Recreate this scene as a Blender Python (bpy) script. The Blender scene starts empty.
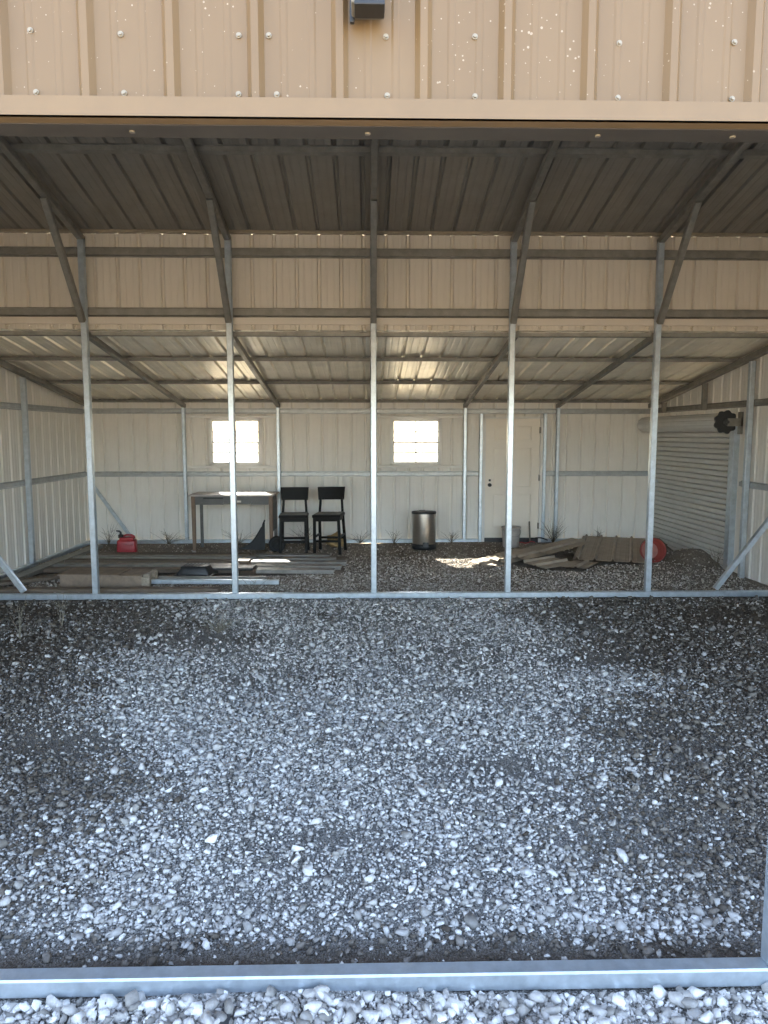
import bpy, bmesh, math, random
import numpy as np
from mathutils import Vector, Matrix
random.seed(11)
rng = np.random.default_rng(7)
scene = bpy.context.scene
col = scene.collection
PI = math.pi
R = math.radians

# ------------------------------------------------------------------ dimensions (metres)
S = 1.524            # bay between posts
T = 0.0635           # square tube
YF, YP, YB = 2.182, 7.894, 11.945      # front line, post row, back wall
XW = 4.68            # side walls
CAM = (-0.0554, 0.0, 1.8109); PITCH = 0.1080; YAW = 0.0212; FPX = 726.2
PITCHRIB = 0.2365
def zmain(y): return 3.915 + .21 * (YP - y if y >= 5.04 else y - YF)
def zlean(y): return 2.94 - .15 * (y - 7.93)

def at(px, py, z=0.0):
    """point of the ground (height z) that the photograph shows at px, py"""
    r = (px - 384) / FPX; u = -(py - 512) / FPX
    fw = math.cos(PITCH) + u * math.sin(PITCH); dz = -math.sin(PITCH) + u * math.cos(PITCH)
    X = r * math.cos(YAW) + fw * math.sin(YAW); F = -r * math.sin(YAW) + fw * math.cos(YAW)
    t = (z - CAM[2]) / dz
    return Vector((CAM[0] + X * t, F * t, z))

# ------------------------------------------------------------------ materials
def new_mat(name):
    m = bpy.data.materials.new(name); m.use_nodes = True
    nt = m.node_tree; return m, nt, nt.nodes['Principled BSDF']
def lk(nt, a, b): nt.links.new(a, b)
def noise(nt, scale, detail=4, rough=.6, vec=None, stretch=None):
    n = nt.nodes.new('ShaderNodeTexNoise'); n.inputs['Scale'].default_value = scale
    n.inputs['Detail'].default_value = detail; n.inputs['Roughness'].default_value = rough
    if vec is None:
        tc = nt.nodes.new('ShaderNodeTexCoord'); vec = tc.outputs['Object']
    if stretch:
        mp = nt.nodes.new('ShaderNodeMapping'); mp.inputs['Scale'].default_value = stretch
        lk(nt, vec, mp.inputs['Vector']); vec = mp.outputs['Vector']
    lk(nt, vec, n.inputs['Vector']); return n
def ramp(nt, fac, stops):
    r = nt.nodes.new('ShaderNodeValToRGB'); e = r.color_ramp.elements
    while len(e) < len(stops): e.new(.5)
    for k, (p, c) in enumerate(stops):
        e[k].position = p; e[k].color = (*c, 1)
    lk(nt, fac, r.inputs['Fac']); return r
def mixc(nt, fac, a, b):
    m = nt.nodes.new('ShaderNodeMix'); m.data_type = 'RGBA'
    if isinstance(fac, float): m.inputs[0].default_value = fac
    else: lk(nt, fac, m.inputs[0])
    for i, v in ((6, a), (7, b)):
        if isinstance(v, tuple): m.inputs[i].default_value = (*v, 1)
        else: lk(nt, v, m.inputs[i])
    return m.outputs[2]
def bump(nt, b, h, strength, dist):
    n = nt.nodes.new('ShaderNodeBump'); n.inputs['Strength'].default_value = strength; n.inputs['Distance'].default_value = dist
    lk(nt, h, n.inputs['Height']); lk(nt, n.outputs['Normal'], b.inputs['Normal'])
def plain(name, c, rough=.5, metal=0.0, var=.15, scale=8, bs=0.0, bscale=40, stretch=None):
    m, nt, b = new_mat(name)
    n = noise(nt, scale, 5, .65, stretch=stretch)
    lo = tuple(x * (1 - var) for x in c); hi = tuple(min(1, x * (1 + var)) for x in c)
    r = ramp(nt, n.outputs['Fac'], [(.3, lo), (.7, hi)])
    lk(nt, r.outputs['Color'], b.inputs['Base Color'])
    b.inputs['Roughness'].default_value = rough; b.inputs['Metallic'].default_value = metal
    if bs:
        n2 = noise(nt, bscale, 4, .6, stretch=stretch); bump(nt, b, n2.outputs['Fac'], bs, .01)
    return m
M = {}
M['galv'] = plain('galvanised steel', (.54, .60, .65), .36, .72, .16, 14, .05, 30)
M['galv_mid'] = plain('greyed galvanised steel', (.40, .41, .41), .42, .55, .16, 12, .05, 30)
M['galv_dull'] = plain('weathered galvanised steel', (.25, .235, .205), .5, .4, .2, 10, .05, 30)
M['liner'] = plain('pale back coat of the cladding', (.80, .765, .705), .5, 0, .025, 3)
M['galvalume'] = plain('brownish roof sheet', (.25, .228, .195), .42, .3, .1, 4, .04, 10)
M['low_roof'] = plain('pale cream roof sheet', (.86, .80, .68), .34, .3, .1, 4, .04, 10)
M['liner_tan'] = plain('beige back coat of the upper wall', (.64, .565, .465), .5, 0, .025, 3)
M['header_shade'] = plain('header tube with shade in its colour', (.085, .068, .050), .5, 0, .12, 8)  # shade under the header put into the tube's base colour
M['trim_tan'] = plain('tan painted trim', (.195, .122, .055), .45, 0, .06, 6)
M['white_trim'] = plain('white window vinyl', (.78, .76, .72), .4, 0, .04, 5)
M['door_white'] = plain('off white painted door', (.86, .79, .69), .4, 0, .02, 4)
M['black_wood'] = plain('black painted wood', (.008, .007, .006), .5, 0, .3, 14, .05, 40)
M['black_plastic'] = plain('black plastic', (.02, .02, .021), .45, 0, .3, 14)
M['dark_iron'] = plain('dark steel', (.07, .07, .07), .5, .4, .3, 12)
M['grey_paint'] = plain('grey painted table metal', (.125, .122, .115), .5, .1, .2, 9)
M['brown_wood'] = plain('brown wooden leg', (.20, .13, .085), .6, 0, .3, 18, .1, 50, (8, 8, 1))
M['worn_wood'] = plain('weathered brown board', (.15, .112, .08), .75, 0, .35, 12, .2, 40, (1, 8, 8))
M['box_brown'] = plain('weathered brown box board', (.24, .18, .13), .8, 0, .25, 10, .15, 40)
M['board_end'] = plain('frayed pale board end', (.30, .25, .19), .8, 0, .35, 30, .3, 60)
M['red_plastic'] = plain('red plastic', (.33, .022, .028), .4, 0, .15, 9)
M['faded_red'] = plain('faded red plastic', (.26, .045, .032), .55, 0, .2, 9)
M['pink'] = plain('pale pink plastic', (.42, .20, .16), .6, 0, .2, 9)  # paler than the red of the bucket shell
M['bucket_grey'] = plain('dusty pale plastic', (.42, .38, .35), .6, 0, .2, 9)
M['stainless'] = plain('brushed stainless steel', (.52, .48, .43), .33, .9, .08, 6, .03, 60, (1, 1, 14))
M['tan_sheet'] = plain('dusty brown roofing sheet', (.36, .30, .235), .6, 0, .18, 5, .05, 20)
M['dull_strip'] = plain('dusty steel strip', (.25, .23, .205), .48, .35, .25, 9)
M['paper'] = plain('crumpled brown paper', (.42, .29, .13), .8, 0, .3, 20, .2, 40)
M['rubber'] = plain('black rubber', (.022, .022, .022), .7, 0, .3, 20)
M['weed'] = plain('dead dry weed', (.13, .105, .07), .85, 0, .4, 30)
M['straw'] = plain('straw coloured grass', (.20, .175, .13), .85, 0, .4, 30)
M['red_cord'] = plain('red cord', (.50, .05, .06), .6, 0, .1, 9)
M['lamp_grey'] = plain('grey floodlight housing', (.19, .165, .125), .5, .0, .15, 9)
M['curtain'] = plain('grey white steel curtain', (.62, .62, .60), .42, .1, .06, 5)
M['screw'] = plain('pale colour for eave daylight', (.30, .25, .18), .4, .2, .1, 30)

def glass():
    m, nt, b = new_mat('window glass')
    out = nt.nodes['Material Output']; nt.nodes.remove(b)
    t = nt.nodes.new('ShaderNodeBsdfTransparent'); t.inputs['Color'].default_value = (.93, .95, .95, 1)
    g = nt.nodes.new('ShaderNodeBsdfGlossy'); g.inputs['Roughness'].default_value = .03
    f = nt.nodes.new('ShaderNodeFresnel'); f.inputs['IOR'].default_value = 1.45
    mx = nt.nodes.new('ShaderNodeMixShader')
    lk(nt, f.outputs[0], mx.inputs[0]); lk(nt, t.outputs[0], mx.inputs[1]); lk(nt, g.outputs[0], mx.inputs[2])
    lk(nt, mx.outputs[0], out.inputs['Surface']); return m
M['black_wood'].node_tree.nodes['Principled BSDF'].inputs['Specular IOR Level'].default_value = .2
M['glass'] = glass()

def tan_panel():
    m, nt, b = new_mat('tan painted cladding with flecks')
    tc = nt.nodes.new('ShaderNodeTexCoord')
    n = noise(nt, 3, 5, .6, tc.outputs['Object'], (1, 1, .4))
    base = ramp(nt, n.outputs['Fac'], [(.3, (.165, .102, .046)), (.7, (.195, .122, .055))])
    # pale paint flecks, sharp little spots clustered by a broad noise
    v = nt.nodes.new('ShaderNodeTexVoronoi'); v.inputs['Scale'].default_value = 48
    lk(nt, tc.outputs['Object'], v.inputs['Vector'])
    big = noise(nt, 5, 3, .6, tc.outputs['Object'])
    s1 = nt.nodes.new('ShaderNodeMath'); s1.operation = 'MULTIPLY_ADD'
    s1.inputs[1].default_value = .55; s1.inputs[2].default_value = -.20
    lk(nt, big.outputs['Fac'], s1.inputs[0])
    lt = nt.nodes.new('ShaderNodeMath'); lt.operation = 'LESS_THAN'
    lk(nt, v.outputs['Distance'], lt.inputs[0]); lk(nt, s1.outputs[0], lt.inputs[1])
    lk(nt, mixc(nt, lt.outputs[0], base.outputs['Color'], (.36, .28, .19)), b.inputs['Base Color'])
    b.inputs['Roughness'].default_value = .5
    return m
M['tan_panel'] = tan_panel()

def ground_mat(name, light, dark, dirt, dirt_lo, dirt_hi, scale=90, side_shade_dirt=False):
    m, nt, b = new_mat(name)
    tc = nt.nodes.new('ShaderNodeTexCoord')
    v = nt.nodes.new('ShaderNodeTexVoronoi'); v.inputs['Scale'].default_value = scale
    lk(nt, tc.outputs['Object'], v.inputs['Vector'])
    grit = ramp(nt, v.outputs['Color'], [(.15, dark), (.85, light)])
    n = noise(nt, 1.3, 6, .65, tc.outputs['Object'])
    f = ramp(nt, n.outputs['Fac'], [(dirt_lo, (0, 0, 0)), (dirt_hi, (1, 1, 1))])
    c = mixc(nt, f.outputs['Color'], grit.outputs['Color'], dirt)
    if side_shade_dirt:          # shade painted in at both sides with the dirt colour; real dirt along the front rail
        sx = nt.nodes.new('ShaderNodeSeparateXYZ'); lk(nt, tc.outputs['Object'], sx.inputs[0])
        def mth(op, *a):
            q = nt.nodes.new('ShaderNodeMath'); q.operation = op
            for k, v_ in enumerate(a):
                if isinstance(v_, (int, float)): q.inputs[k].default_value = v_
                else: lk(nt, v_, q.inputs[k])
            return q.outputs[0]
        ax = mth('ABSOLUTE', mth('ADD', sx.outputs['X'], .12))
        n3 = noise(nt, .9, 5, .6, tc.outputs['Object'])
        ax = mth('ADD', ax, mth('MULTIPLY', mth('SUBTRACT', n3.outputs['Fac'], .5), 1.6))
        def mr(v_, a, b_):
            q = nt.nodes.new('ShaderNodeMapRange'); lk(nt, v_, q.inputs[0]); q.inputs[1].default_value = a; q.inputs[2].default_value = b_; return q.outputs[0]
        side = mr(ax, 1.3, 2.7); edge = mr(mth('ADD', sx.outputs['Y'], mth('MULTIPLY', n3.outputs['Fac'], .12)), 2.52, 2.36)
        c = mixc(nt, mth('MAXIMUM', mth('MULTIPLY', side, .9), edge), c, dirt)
    lk(nt, c, b.inputs['Base Color'])
    b.inputs['Roughness'].default_value = .9
    bump(nt, b, v.outputs['Distance'], 1.0, .012)
    return m
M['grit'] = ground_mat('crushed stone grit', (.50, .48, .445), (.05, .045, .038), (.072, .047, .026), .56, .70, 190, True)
M['grit_outside'] = ground_mat('stone fines outside', (.50, .48, .44), (.07, .062, .052), (.10, .075, .05), .56, .72, 150)
M['dirt'] = ground_mat('trodden dirt', (.34, .29, .24), (.14, .11, .085), (.15, .115, .085), .45, .65, 90)
def stone_mat(name, cols):
    m, nt, b = new_mat(name)
    g = nt.nodes.new('ShaderNodeNewGeometry')
    r = ramp(nt, g.outputs['Random Per Island'], cols)
    n = noise(nt, 60, 3, .6)
    hi = ramp(nt, n.outputs['Fac'], [(.3, (.72, .70, .68)), (.65, (1, 1, 1))])
    mx = nt.nodes.new('ShaderNodeMix'); mx.data_type = 'RGBA'; mx.blend_type = 'MULTIPLY'; mx.inputs[0].default_value = 1
    lk(nt, r.outputs['Color'], mx.inputs[6]); lk(nt, hi.outputs['Color'], mx.inputs[7])
    lk(nt, mx.outputs[2], b.inputs['Base Color']); b.inputs['Roughness'].default_value = .85
    return m
M['stone'] = stone_mat('crushed limestone', [(0, (.20, .187, .165)), (.3, (.42, .40, .37)), (.75, (.63, .61, .575)), (1, (.82, .80, .76))])
M['stone_soil_shade'] = stone_mat('soiled and shade-darkened limestone', [(0, (.065, .050, .036)), (.4, (.14, .118, .092)), (.8, (.23, .205, .175)), (1, (.50, .48, .445))])  # dark set: painted shade at the floor sides, dirt at the front rail
M['stone_dusty'] = stone_mat('dusty limestone', [(0, (.30, .255, .205)), (.5, (.48, .43, .37)), (1, (.72, .68, .62))])
def field():
    m, nt, b = new_mat('dry grass field')
    n = noise(nt, .15, 6, .7); n2 = noise(nt, 9, 4, .7)
    a = ramp(nt, n.outputs['Fac'], [(.3, (.26, .20, .115)), (.7, (.33, .26, .155))])
    c = ramp(nt, n2.outputs['Fac'], [(.3, (.75, .75, .75)), (.7, (1, 1, 1))])
    mx = nt.nodes.new('ShaderNodeMix'); mx.data_type = 'RGBA'; mx.blend_type = 'MULTIPLY'; mx.inputs[0].default_value = 1
    lk(nt, a.outputs['Color'], mx.inputs[6]); lk(nt, c.outputs['Color'], mx.inputs[7])
    lk(nt, mx.outputs[2], b.inputs['Base Color']); b.inputs['Roughness'].default_value = .95
    return m
M['field'] = field()

# ------------------------------------------------------------------ object helpers
def link(name, me, mat, parent=None, smooth=False):
    o = bpy.data.objects.new(name, me); col.objects.link(o)
    if mat is not None: me.materials.append(mat)
    if parent is not None: o.parent = parent
    if smooth:
        for p in me.polygons: p.use_smooth = True
    return o
def obj(name, bm, mat, parent=None, smooth=False):
    bmesh.ops.recalc_face_normals(bm, faces=bm.faces)
    me = bpy.data.meshes.new(name); bm.to_mesh(me); bm.free()
    return link(name, me, mat, parent, smooth)
def tag(o, label=None, cat=None, group=None, kind='thing'):
    if label: o['label'] = label
    if cat: o['category'] = cat
    if group: o['group'] = group
    o['kind'] = kind
    return o
def thing(name, label, cat, loc=(0, 0, 0), rz=0.0, group=None, kind='thing', rx=0.0):
    o = bpy.data.objects.new(name, None); o.empty_display_size = .1; col.objects.link(o)
    o.location = loc; o.rotation_euler = (rx, 0, rz)
    return tag(o, label, cat, group, kind)
def copy_tree(o, parent=None):
    c = o.copy(); col.objects.link(c)
    if parent is not None: c.parent = parent
    for ch in [x for x in bpy.data.objects if x.parent == o]:
        copy_tree(ch, c)
    return c

# ------------------------------------------------------------------ mesh helpers
def box(bm, lo, hi, bev=0.0, mtx=None):
    g = bmesh.ops.create_cube(bm, size=1.0)
    vs = g['verts']
    for v in vs:
        v.co = Vector([lo[k] + (v.co[k] + .5) * (hi[k] - lo[k]) for k in range(3)])
    if bev:
        es = list({e for v in vs for e in v.link_edges})
        r = bmesh.ops.bevel(bm, geom=es, offset=bev, segments=2, affect='EDGES', profile=.6)
        vs = list({v for f in r['faces'] for v in f.verts} | {v for v in vs if v.is_valid})
    if mtx is not None: bmesh.ops.transform(bm, matrix=mtx, verts=[v for v in vs if v.is_valid])
    return vs
def extrude(bm, p0, p1, prof, up=(0, 0, 1)):
    """closed outline prof [(side, up)] carried from p0 to p1"""
    p0 = Vector(p0); p1 = Vector(p1); d = (p1 - p0).normalized(); u = Vector(up)
    s = d.cross(u).normalized(); u = s.cross(d)
    a = [bm.verts.new(p0 + s * x + u * y) for x, y in prof]
    b = [bm.verts.new(p1 + s * x + u * y) for x, y in prof]
    n = len(prof)
    for k in range(n):
        bm.faces.new((a[k], a[(k + 1) % n], b[(k + 1) % n], b[k]))
    bm.faces.new(a); bm.faces.new(b[::-1])
def tube_prof(w, h=None, c=.006):
    h = h or w; a = w / 2; b = h / 2
    return [(-a + c, -b), (a - c, -b), (a, -b + c), (a, b - c), (a - c, b), (-a + c, b), (-a, b - c), (-a, -b + c)]
def hat_prof(w=.10, h=.04, top=.05, t=.004):
    """hat channel, crown up, flanges at the bottom"""
    a = w / 2; b = top / 2; c = b + .010
    return [(-a, 0), (-c, 0), (-b, h - t), (b, h - t), (c, 0), (a, 0), (a, t), (c + t * .5, t), (b + t, h), (-b - t, h), (-c - t * .5, t), (-a, t)]
def chan_prof(w=.10, h=.05, t=.004):
    a = w / 2
    return [(-a, 0), (-a, h), (-a + t, h), (-a + t, t), (a - t, t), (a - t, h), (a, h), (a, 0)]
def beam(name, p0, p1, prof, mat, up=(0, 0, 1), parent=None):
    bm = bmesh.new(); extrude(bm, p0, p1, prof, up)
    return obj(name, bm, mat, parent)
def lathe(bm, prof, n=40, mtx=None, closed=False):
    """revolve [(r, z)] around z"""
    rings = []
    for r, z in prof:
        if r < 1e-6: rings.append([bm.verts.new((0, 0, z))])
        else: rings.append([bm.verts.new((r * math.cos(2 * PI * k / n), r * math.sin(2 * PI * k / n), z)) for k in range(n)])
    for a, b in zip(rings, rings[1:]):
        for k in range(n):
            j = (k + 1) % n
            if len(a) == 1 and len(b) == 1: continue
            if len(a) == 1: bm.faces.new((a[0], b[j], b[k]))
            elif len(b) == 1: bm.faces.new((a[k], a[j], b[0]))
            else: bm.faces.new((a[k], a[j], b[j], b[k]))
    vs = [v for r_ in rings for v in r_]
    if mtx is not None: bmesh.ops.transform(bm, matrix=mtx, verts=vs)
    return vs
def tube_path(bm, pts, r, n=8, taper=None):
    pts = [Vector(p) for p in pts]; rings = []
    for k, p in enumerate(pts):
        d = (pts[min(k + 1, len(pts) - 1)] - pts[max(k - 1, 0)]).normalized()
        u = Vector((0, 0, 1)) if abs(d.z) < .9 else Vector((1, 0, 0))
        s = d.cross(u).normalized(); u = s.cross(d)
        rr = r * (1 if taper is None else 1 + (taper - 1) * k / (len(pts) - 1))
        rings.append([bm.verts.new(p + (s * math.cos(2 * PI * j / n) + u * math.sin(2 * PI * j / n)) * rr) for j in range(n)])
    for a, b in zip(rings, rings[1:]):
        for j in range(n):
            bm.faces.new((a[j], a[(j + 1) % n], b[(j + 1) % n], b[j]))
    bm.faces.new(rings[0][::-1]); bm.faces.new(rings[-1])

def profile_stations(u0, u1, phase=0.0, pitch=PITCHRIB, rib=.019, extra=()):
    """(u, depth) of the ribbed sheet: a tall rib every pitch, two low ones between"""
    pts = []
    k0 = int(math.floor((u0 - phase) / pitch)) - 1; k1 = int(math.ceil((u1 - phase) / pitch)) + 1
    for k in range(k0, k1 + 1):
        c = phase + k * pitch
        for du, dd in ((-.024, 0), (-.010, rib), (.010, rib), (.024, 0)): pts.append((c + du, dd))
        for q in (1 / 3, 2 / 3):
            cc = c + q * pitch
            for du, dd in ((-.012, 0), (-.006, .0025), (.006, .0025), (.012, 0)): pts.append((cc + du, dd))
    us = np.array([p[0] for p in pts]); ds = np.array([p[1] for p in pts])
    want = sorted({round(float(u), 5) for u in us if u0 < u < u1} | {u0, u1} | {e for e in extra if u0 < e < u1})
    return [(u, float(np.interp(u, us, ds))) for u in want]
def sheet(name, o, ud, vd, nd, u0, u1, v0, v1, mat, phase=0.0, openings=(), parent=None, rib=.026):
    """ribbed sheet metal; v0, v1 numbers or functions of u; openings (ua, ub, va, vb)"""
    o, ud, vd, nd = Vector(o), Vector(ud), Vector(vd), Vector(nd)
    ex = [e for op in openings for e in op[:2]]
    st = profile_stations(u0, u1, phase, rib=rib, extra=ex)
    f0 = v0 if callable(v0) else (lambda u: v0)
    f1 = v1 if callable(v1) else (lambda u: v1)
    mids = sorted({e for op in openings for e in op[2:]})
    bm = bmesh.new(); cols = []
    for u, d in st:
        lv = [f0(u)] + [min(max(m, f0(u)), f1(u)) for m in mids] + [f1(u)]
        cols.append([bm.verts.new(o + ud * u + vd * v + nd * d) for v in lv])
    for k in range(len(st) - 1):
        uc = (st[k][0] + st[k + 1][0]) / 2
        lv = [f0(uc)] + mids + [f1(uc)]
        for j in range(len(lv) - 1):
            vc = (lv[j] + lv[j + 1]) / 2
            if any(a < uc < b and c < vc < d for a, b, c, d in openings): continue
            if lv[j + 1] - lv[j] < 1e-6: continue
            bm.faces.new((cols[k][j], cols[k + 1][j], cols[k + 1][j + 1], cols[k][j + 1]))
    bmesh.ops.remove_doubles(bm, verts=bm.verts, dist=1e-6)
    bmesh.ops.delete(bm, geom=[v for v in bm.verts if not v.link_faces], context='VERTS')
    ob = obj(name, bm, mat, parent)
    md = ob.modifiers.new('gauge', 'SOLIDIFY'); md.thickness = .0012; md.offset = 0
    return ob

# ================================================================== GROUND
def fz(x, y):
    """height of the gravel and the dirt"""
    x = np.asarray(x, float); y = np.asarray(y, float)
    z = .010 * np.sin(x * 1.7 + y * .9 + .4) + .008 * np.sin(x * 3.1 - y * 2.3) + .005 * np.sin(y * 5.2 + x * 4.4)
    z = z - .004
    edge = np.clip((y - YF - .07) / .35, 0, 1) * np.clip((YP - .05 - y) / .3, 0, 1)
    zi = np.where(y < YP, z * edge - .012 * (1 - edge), z * .8 + .008)
    # dirt drifted against the roll-up door
    m = .17 * np.exp(-(((x - 4.62) / .55) ** 2 + ((y - 10.05) / .42) ** 2)) + .13 * np.exp(-(((x - 4.7) / .6) ** 2 + ((y - 11.5) / .35) ** 2)) \
        + .06 * np.exp(-(((x - 4.2) / .9) ** 2 + ((y - 9.6) / .6) ** 2))
    return zi + np.where(y > YP + .1, m, 0)
def ground_mesh(name, x0, x1, y0, y1, step, mat, zf=fz, parent=None):
    nx = int((x1 - x0) / step) + 1; ny = int((y1 - y0) / step) + 1
    xs = np.linspace(x0, x1, nx); ys = np.linspace(y0, y1, ny)
    X, Y = np.meshgrid(xs, ys); Z = zf(X, Y) + rng.normal(0, .0012, X.shape)
    v = np.stack([X, Y, Z], -1).reshape(-1, 3)
    i = np.arange(nx * ny).reshape(ny, nx)
    f = np.stack([i[:-1, :-1], i[:-1, 1:], i[1:, 1:], i[1:, :-1]], -1).reshape(-1, 4)
    return link(name, np_mesh(name, v, f), mat, parent, True)
def np_mesh(name, v, f):
    me = bpy.data.meshes.new(name)
    me.vertices.add(len(v)); me.vertices.foreach_set('co', np.ascontiguousarray(v, np.float32).ravel())
    k = f.shape[1]
    me.loops.add(f.size); me.loops.foreach_set('vertex_index', np.ascontiguousarray(f, np.int32).ravel())
    me.polygons.add(len(f)); me.polygons.foreach_set('loop_start', np.arange(0, f.size, k, dtype=np.int32))
    me.update(calc_edges=True); return me

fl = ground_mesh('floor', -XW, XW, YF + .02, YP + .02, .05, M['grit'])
tag(fl, 'grey crushed stone floor of the main bay', 'floor', kind='structure')
fl2 = ground_mesh('floor_rear', -XW, XW, YP + .02, YB + .02, .06, M['dirt'])
tag(fl2, 'brown dirt floor under the low rear roof', 'floor', kind='structure')
ap = ground_mesh('ground_apron', -9, 9, -4.0, YF + .02, .08, M['grit_outside'], lambda x, y: .012 * np.sin(x * 2 + y) + .006 * np.sin(3 * y - 4 * x) - .006)
tag(ap, 'stony ground outside the front rail', 'ground', kind='structure')
bm = bmesh.new()
bmesh.ops.create_grid(bm, x_segments=2, y_segments=2, size=400)
bmesh.ops.translate(bm, verts=bm.verts, vec=(0, 0, -.09))
tag(obj('ground', bm, M['field']), 'dry grass field around the shed', 'ground', kind='structure')

# stones -----------------------------------------------------------
def hulls(n, pts, flat):
    out = []
    for _ in range(n):
        bm = bmesh.new()
        for _ in range(pts):
            d = Vector(rng.normal(size=3)).normalized()
            bm.verts.new(Vector((d.x, d.y * rng.uniform(.72, .9), d.z * flat)) * rng.uniform(.82, 1.0) * .5)
        r = bmesh.ops.convex_hull(bm, input=bm.verts)
        junk = list({g for g in r['geom_interior'] + r['geom_unused'] if isinstance(g, bmesh.types.BMVert)})
        if junk: bmesh.ops.delete(bm, geom=junk, context='VERTS')
        bmesh.ops.triangulate(bm, faces=bm.faces)
        bmesh.ops.recalc_face_normals(bm, faces=bm.faces)
        bm.verts.ensure_lookup_table(); bm.verts.index_update()
        out.append((np.array([v.co[:] for v in bm.verts]), np.array([[v.index for v in f.verts] for f in bm.faces])))
        bm.free()
    return out
HULLS = hulls(26, 12, .66)
HULLS_FINE = hulls(16, 13, .70)
def scatter(x, y, size, zf, hl, sink=.22):
    V, F, base = [], [], 0
    which = rng.integers(0, len(hl), len(x)); z = zf(x, y)
    for k, (v, f) in enumerate(hl):
        i = np.where(which == k)[0]
        if not len(i): continue
        n = len(i); a = rng.uniform(0, 2 * PI, n); t = rng.normal(0, .35, n); q = rng.normal(0, .35, n)
        ca, sa, ct, st_, cq, sq = np.cos(a), np.sin(a), np.cos(t), np.sin(t), np.cos(q), np.sin(q)
        sc = size[i][:, None, None] * rng.uniform(.8, 1.2, (n, 1, 3))
        p = v[None] * sc
        p = np.stack([p[..., 0], p[..., 1] * ct[:, None] - p[..., 2] * st_[:, None], p[..., 1] * st_[:, None] + p[..., 2] * ct[:, None]], -1)
        p = np.stack([p[..., 0] * cq[:, None] + p[..., 2] * sq[:, None], p[..., 1], -p[..., 0] * sq[:, None] + p[..., 2] * cq[:, None]], -1)
        p = np.stack([p[..., 0] * ca[:, None] - p[..., 1] * sa[:, None], p[..., 0] * sa[:, None] + p[..., 1] * ca[:, None], p[..., 2]], -1)
        p += np.stack([x[i], y[i], z[i] + size[i] * sink], -1)[:, None, :]
        V.append(p.reshape(-1, 3))
        F.append((f[None] + (np.arange(n) * len(v))[:, None, None] + base).reshape(-1, 3)); base += n * len(v)
    return np.concatenate(V), np.concatenate(F)
# bare brown patches where few stones lie: x, y, radius x, radius y
PATCH = [(*at(215, 640)[:2], .55, .35), (*at(505, 762)[:2], .35, .16), (*at(330, 838)[:2], .3, .07), (*at(60, 745)[:2], .45, .22),
         (*at(20, 612)[:2], .9, .45), (*at(740, 615)[:2], .9, .4), (*at(600, 660)[:2], .5, .25), (*at(450, 690)[:2], .35, .12), (*at(590, 840)[:2], .22, .1)]
def keep(x, y):
    p = np.ones_like(x)
    for a, b, c, d in PATCH: p *= 1 - .85 * np.exp(-(((x - a) / c) ** 2 + ((y - b) / d) ** 2))
    p *= .16 + .84 * np.clip((y - YF - .17) / .15, 0, 1)
    p *= .72 + .28 * np.sin(x * 2.3 + 1.3 * np.sin(y * 1.7)) * np.sin(y * 2.9 + x)
    return rng.uniform(size=len(x)) < p
N = 560000
y = rng.uniform(YF + .09, YP - .045, N); x = rng.uniform(-1, 1, N) * XW
m = (np.abs(x) < np.minimum(.60 * y + .45, XW - .12)); x, y = x[m], y[m]
m = keep(x, y) & (rng.uniform(size=len(x)) < np.clip(1.0 - .78 * (y - 3.0) / 3.0, .26, 1)); x, y = x[m], y[m]
size = np.clip(rng.lognormal(math.log(.0152), .48, len(x)) * (1 + .10 * np.clip(y - 3.2, 0, 4)), .008, .075)
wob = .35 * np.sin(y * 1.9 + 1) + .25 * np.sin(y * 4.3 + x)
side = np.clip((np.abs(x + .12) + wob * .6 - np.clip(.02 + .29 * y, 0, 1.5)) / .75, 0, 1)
soil_shade = rng.uniform(size=len(x)) < np.maximum(side * .93, .85 * np.clip((2.50 - y) / .12, 0, 1))  # at the sides shade is put into the stone colour; near the rail, dirt
v, f = scatter(x[soil_shade], y[soil_shade], size[soil_shade], fz, HULLS)
tag(link('gravel', np_mesh('gravel_soil_shade', v, f), M['stone_soil_shade']), 'gravel with shade in its colour along both sides, soiled at the front rail', 'gravel', kind='stuff')
x, y, size = x[~soil_shade], y[~soil_shade], size[~soil_shade]
v, f = scatter(x, y, size, fz, HULLS)
o = link('gravel', np_mesh('gravel', v, f), M['stone'])
tag(o, 'pale crushed limestone gravel spread over the main floor', 'gravel', kind='stuff')
zap = lambda x, y: .012 * np.sin(x * 2 + y) + .006 * np.sin(3 * y - 4 * x) - .006
n = 34000
y = rng.uniform(1.55, YF - .015, n); x = rng.uniform(-2.4, 2.4, n)
size = np.clip(rng.lognormal(math.log(.0155), .62, n), .007, .075)
v, f = scatter(x, y, size, zap, HULLS_FINE)
tag(link('gravel', np_mesh('gravel_outside', v, f), M['stone']), 'chunky pale stones outside, in front of the front rail', 'gravel', kind='stuff')
def clear(x, y):
    ok = np.ones(len(x), bool)
    for cx, cy, hw, hl, a in ((3.62, 10.72, .55, 1.15, -20), (2.32, 10.38, .62, .75, -42), (2.62, 9.7, .35, .3, -40), (-3.0, 9.9, 1.55, .78, 0), (-1.05, 9.87, .66, .72, 0), (-3.16, 8.62, .55, .25, 0), (.81, 11.28, .2, .2, 0)):
        c, s_ = math.cos(R(a)), math.sin(R(a)); u = (x - cx) * c + (y - cy) * s_; v = -(x - cx) * s_ + (y - cy) * c
        ok &= ~((np.abs(u) < hw) & (np.abs(v) < hl))
    return ok
n = 52000
y = rng.uniform(YP + .05, YB - .1, n); x = rng.uniform(-1, 1, n) * (XW - .1)
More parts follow.
